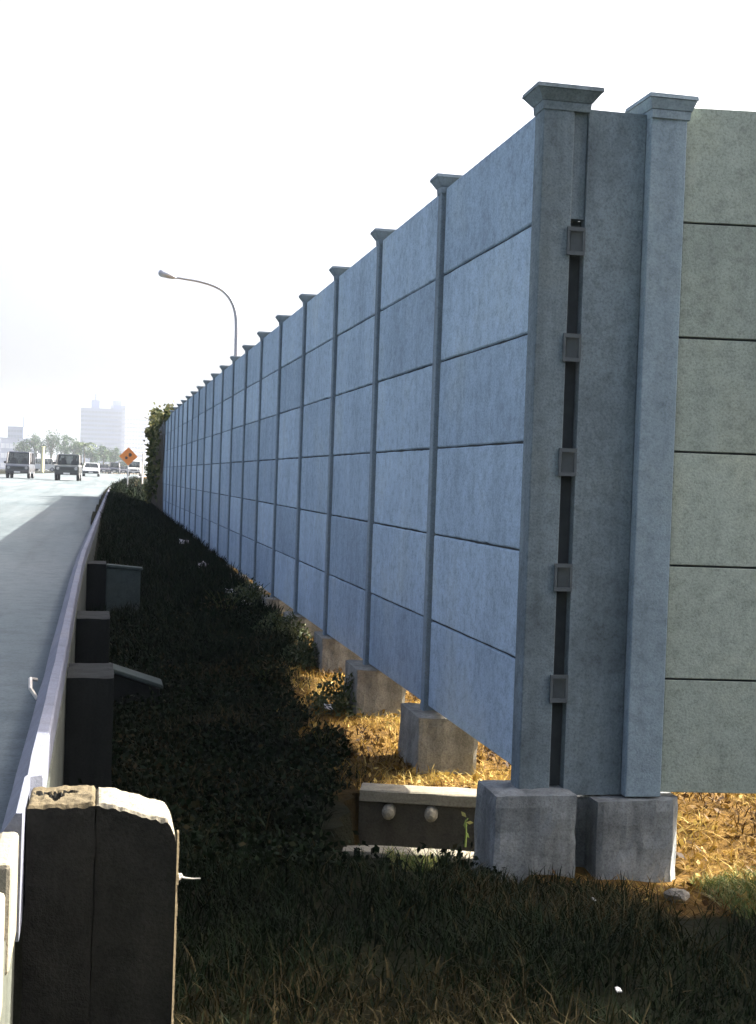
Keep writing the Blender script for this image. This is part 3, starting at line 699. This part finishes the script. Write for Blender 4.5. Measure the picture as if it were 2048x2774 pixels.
# ------------------------------------------------------------------ vehicles (built facing -y, then turned)
def vehicle(name, label, cat, x, Y, rot, col, w, l, body, cab, wheel_r=.33, z=None, group='vehicles on the road', front='oncoming'):
    """body: side profile [(y,z)] at full width; cab: (y0,y1,zb, y0t,y1t,zt, inset)"""
    z = road_z(Y)+.003 if z is None else z
    t = thing(name, (0, 0, 0), label, cat, group)
    pm = paint(name+'_paint', col)
    hw = w/2
    p = MB(); n = len(body); 
    k = []
    for s_, sc in ((-1, .93), (-1, 1), (1, 1), (1, .93)):
        k.append([(s_*hw*(sc if True else 1), y, zz) for y, zz in body])
    inner = [(s_, [(s_*(hw-.0), y, zz) for y, zz in body]) for s_ in (-1, 1)]
    p.add(inner[0][1]+inner[1][1], [tuple(range(n)), tuple(range(n, 2*n))[::-1]]+[(i, n+i, n+(i+1) % n, (i+1) % n) for i in range(n)])
    bo = p.build('body', pm, t, bevel=.05)
    y0, y1, zb, y0t, y1t, zt, ins = cab
    B = [(-hw+.04, y0, zb), (hw-.04, y0, zb), (hw-.04, y1, zb), (-hw+.04, y1, zb)]
    T = [(-hw+ins, y0t, zt), (hw-ins, y0t, zt), (hw-ins, y1t, zt), (-hw+ins, y1t, zt)]
    def pillar(a, b, r):
        p = MB(); p.tube([a, b], r, 6); p.build('pillar', pm, t)
    for i in range(4): pillar(B[i], T[i], .05)
    for s_ in (0, 1):
        b0, b1, t0, t1 = (B[0], B[3], T[0], T[3]) if s_ == 0 else (B[1], B[2], T[1], T[2])
        for f in (.38, .72): pillar(tuple(Vector(b0).lerp(Vector(b1), f)), tuple(Vector(t0).lerp(Vector(t1), f)), .045)
    p = MB(); p.prism([(a, b, c-.02) for a, b, c in T], [(a*.92, b+(.08 if i < 2 else -.08), c+.06) for i, (a, b, c) in enumerate(T)]); p.build('roof', pm, t, bevel=.03)
    sc = lambda P, f: tuple(Vector((0, (y0+y1)/2, P[2])).lerp(Vector(P), f))
    Bi, Ti = [sc(b, .975) for b in B], [sc(q, .975) for q in T]
    for nm, (i, j) in (('windscreen', (0, 1)), ('side_window', (1, 2)), ('rear_window', (2, 3)), ('side_window', (3, 0))):
        p = MB(); p.add([Bi[i], Bi[j], Ti[j], Ti[i]], [(0, 1, 2, 3)]); p.build(nm, M['glass'], t)
    for sx in (-1, 1):
        for yy in (y0+.75, y0+1.6):
            if yy < y1-.3:
                p = MB(); p.box(sx*hw*.48-.22, sx*hw*.48+.22, yy, yy+.16, zb-.3, zb+.28); p.box(sx*hw*.48-.11, sx*hw*.48+.11, yy+.03, yy+.13, zb+.281, zb+.45); p.build('seat', M['seat'], t)
    yf, yr = min(y for y, _ in body), max(y for y, _ in body)
    for sx in (-1, 1):
        for yy in (yf+.78, yr-.78):
            p = MB(); cxx = sx*(hw-.09); p.tube([(cxx-.1, yy, wheel_r), (cxx-.085, yy, wheel_r), (cxx+.085, yy, wheel_r), (cxx+.1, yy, wheel_r)], [wheel_r*.93, wheel_r, wheel_r, wheel_r*.93], 18)
            wo = p.build('wheel', M['tyre'], t)
            p = MB(); p.tube([(cxx+sx*.102, yy, wheel_r), (cxx+sx*.112, yy, wheel_r)], [wheel_r*.6, wheel_r*.5], 12); p.build('rim', M['rim'], wo)
    zl = wheel_r+.32
    fz = [zz for y, zz in body if y < yf+.05]; zh = max(fz)-.14
    p = MB(); p.box(-hw+.02, hw-.02, yf-.09, yf+.02, zl-.28, zl-.10); p.build('bumper', M['trim'], t, bevel=.03)
    p = MB(); p.box(-hw*.5, hw*.5, yf-.02, yf+.015, zh-.09, zh+.06); p.build('grille', M['trim'], t)
    for sx in (-1, 1):
        p = MB(); p.tube([(sx*hw*.74, yf-.035, zh), (sx*hw*.74, yf+.02, zh)], [.10, .11], 12); p.build('headlight', M['lens'], t)
        p = MB(); p.box(sx*hw-(.0 if sx > 0 else .16), sx*hw+(.16 if sx > 0 else .0), y0+.12, y0+.2, zb+.02, zb+.17); p.build('mirror', M['trim'], t, bevel=.02)
    p = MB(); p.box(-.22, .22, yf-.1, yf-.092, zl-.24, zl-.13); p.build('number_plate', M['plate'], t)
    t.location = (x, Y, z); t.rotation_euler.z = rot
    return t
boxy = dict(w=1.66, l=4.1, body=[(-2.0, .42), (2.0, .42), (2.05, 1.12), (-1.0, 1.12), (-1.9, 1.05), (-2.02, .98)], cab=(-.95, 2.0, 1.11, -.72, 1.95, 1.80, .10), wheel_r=.36)
sedan = dict(w=1.66, l=4.3, body=[(-2.15, .28), (2.15, .28), (2.18, .82), (1.45, .92), (-1.0, .90), (-1.9, .76), (-2.17, .62)], cab=(-.95, 1.5, .90, -.25, .95, 1.36, .20), wheel_r=.30)
van = dict(w=1.68, l=4.2, body=[(-2.0, .36), (2.0, .36), (2.03, 1.05), (-1.75, 1.05), (-2.02, .9)], cab=(-1.75, 2.0, 1.04, -1.30, 1.95, 1.88, .09), wheel_r=.32)
jeep_col = (.022, .03, .032)
vehicle('off_road_car', 'dark boxy off-road car driving toward the viewer, right of the white minibus', 'car', -2.18, 96, R(-2), jeep_col, **boxy)
vehicle('van', 'dark blue-black van cut by the left edge of the picture', 'van', -5.75, 101, R(-3), (.025, .032, .045), **van)
vehicle('sedan_car', 'silver sedan between the dark off-road car and the smaller dark cars', 'car', -.88, 140, R(-1), (.42, .45, .46), **sedan)
vehicle('hatchback_car', 'tiny dark hatchback just right of the silver sedan', 'car', .55, 205, 0, (.03, .03, .04), **sedan)
vehicle('van', 'small distant dark van left of the orange diamond sign', 'van', 2.45, 230, R(-3), (.03, .035, .055), **van)
vehicle('sedan_car', 'low distant dark car directly behind the orange sign post', 'car', 4.15, 238, R(-4), (.03, .03, .035), **sedan)
vehicle('van', 'distant white van just right of the orange sign post', 'van', 4.3, 172, R(-4), (.72, .72, .70), **van)
mini = dict(w=1.8, l=4.9, body=[(-2.4, .4), (2.4, .4), (2.42, 1.15), (-2.1, 1.15), (-2.42, .95)], cab=(-2.1, 2.38, 1.14, -1.6, 2.33, 2.05, .10), wheel_r=.35)
vehicle('minibus', 'white minibus seen from its side between the two dark vehicles', 'minibus', -8.7, 217, R(72), (.75, .76, .72), **mini)

# ------------------------------------------------------------------ far buildings
def building(name, label, x0, x1, y0, y1, z0, z1, wall_m, band_m, storeys, bays, extras=()):
    t = thing(name, ((x0+x1)/2, y0, z0), label, 'building')
    p = MB(); p.box(x0, x1, y0, y1, z0-1, z1); p.build('wall', M[wall_m], t)
    st = (z1-z0-1)/storeys
    if band_m:
        for s_ in range(storeys):
            p = MB(); za = z0+.9+s_*st
            for b_ in range(bays):
                bx0 = x0+.3+(x1-x0-.6)*b_/bays; bx1 = x0+.3+(x1-x0-.6)*(b_+1)/bays-.22
                p.box(bx0, bx1, y0-.06, y0-.002, za, za+st*.5)
            p.box(x0+.1, x1-.1, y0-.35, y0-.065, za-.32, za-.12, .5, 1)
            p.build('window_row', [M[band_m], M[wall_m]], t)
    p = MB(); p.box(x0-.2, x1+.2, y0-.2, y1+.2, z1+.002, z1+.35); r = p.build('roof', M[wall_m], t)
    for nm, (a, b, c, d, e, f) in extras:
        p = MB(); p.box(a, b, c, d, e, f); p.build(nm, M[wall_m], r)
    return t
building('tower_block', 'wide hazy lilac tower block rising over the trees left of the sign', -15, 15, 1000, 1026, -.4, 46.5, 'tower', 'towerband', 14, 12, [('stair_tower', (-7.6, -1.7, 1008, 1016, 46.9, 53)), ('antenna', (-5, -4.4, 1010, 1010.6, 53, 58)), ('plant_room', (8.6, 14.0, 1008, 1020, 46.9, 50))])
building('tower_block', 'fainter pale tower showing above and behind the lilac tower block', 7.5, 20.5, 1200, 1226, -.4, 59, 'tower', 'towerband', 17, 5, [('plant_room', (9.5, 17, 1205, 1215, 59.4, 63.5))])
building('tower_block', 'very faint almost white tower block right of the lilac tower, above the sign', 21, 44, 1320, 1346, -.4, 55, 'pale', 'tower', 14, 8, [('plant_room', (27, 34, 1325, 1335, 55.4, 60))])
building('office_building', 'small pale block with a roof mast at the left edge above the trees', -56, -46.8, 840, 860, -.4, 25.6, 'tower', 'towerband', 8, 5, [('mast', (-47.2, -46.7, 845, 845.5, 26, 32.5))])
building('low_warehouse', 'long low pale warehouse roof left of the tree row', -50, -32.5, 700, 730, -.4, 15.4, 'roofmetal', 'pale', 3, 8)

# unseen foliage added behind the viewer to block low sky light on that side
p = MB()
for i in range(150):
    c = np.array([random.uniform(-7, 22), random.uniform(-9, -4.5), 0]); c[2] = -1.2+random.random()*5
    p.leaves(c+rng.normal(0, 1, (70, 3))*np.array([.8, .7, .7]), .55, 0, .7)
tag(p.build('sky_blocking_foliage', M['tree']), 'unseen foliage mass added behind the viewer to block sky light', None, None, 'stuff')

# ------------------------------------------------------------------ haze, light, camera
hz = MB(); hz.box(-1100, 1100, -200, 2000, -3.6, 72)
m = bpy.data.materials.new('haze'); m.use_nodes = True; nt = m.node_tree; nt.nodes.remove(nt.nodes['Principled BSDF'])
pv = nt.nodes.new('ShaderNodeVolumePrincipled'); pv.inputs['Density'].default_value = .00030
pv.inputs['Color'].default_value = (.80, .90, 1.0, 1); pv.inputs['Anisotropy'].default_value = .2
nt.links.new(pv.outputs[0], nt.nodes['Material Output'].inputs['Volume'])
ho = hz.build('haze', m); tag(ho, 'pale daylight haze filling the air', None, None, 'stuff')

SUN = Vector((1.2, .38, 1.0)).normalized()
el = math.asin(SUN.z); az = math.atan2(SUN.x, SUN.y)
w = bpy.data.worlds.new('World'); S.world = w; w.use_nodes = True
nt = w.node_tree; bg = nt.nodes['Background']; sk = nt.nodes.new('ShaderNodeTexSky')
sk.sky_type = 'NISHITA'; sk.sun_disc = False; sk.sun_elevation = el; sk.sun_rotation = az
sk.air_density = .5; sk.dust_density = 10.0; sk.ozone_density = 1.0
nt.links.new(sk.outputs[0], bg.inputs[0]); bg.inputs[1].default_value = .15
L = bpy.data.lights.new('Sun', 'SUN'); L.energy = 5.0; L.angle = R(.5); L.color = (1, .95, .86)
lo = bpy.data.objects.new('Sun', L); COL.objects.link(lo); lo.rotation_euler = SUN.to_track_quat('Z', 'Y').to_euler(); lo.location = SUN*30

cam = bpy.data.cameras.new('Camera'); co = bpy.data.objects.new('Camera', cam); COL.objects.link(co)
pit, yaw, roll = .023, .208, .035
fw = Vector((math.sin(yaw)*math.cos(pit), math.cos(yaw)*math.cos(pit), -math.sin(pit)))
rt_ = Vector((math.cos(yaw), -math.sin(yaw), 0)); up = rt_.cross(fw)
c_, s_ = math.cos(roll), math.sin(roll)
xr = rt_*c_+up*s_; yu = up*c_-rt_*s_
co.matrix_world = Matrix((( xr.x, yu.x, -fw.x, 0), (xr.y, yu.y, -fw.y, 0), (xr.z, yu.z, -fw.z, 0), (0, 0, 0, 1)))
cam.sensor_fit = 'VERTICAL'; cam.sensor_height = 36; cam.lens = 36*2891/2238
cam.clip_start = .05; cam.clip_end = 6000
S.camera = co
S.view_settings.view_transform = 'Standard'; S.view_settings.look = 'None'; S.view_settings.exposure = 1.88; S.view_settings.gamma = 1
S.render.engine = 'CYCLES'; S.cycles.use_denoising = True
for o in S.objects:
    if '_o' in o: del o['_o']
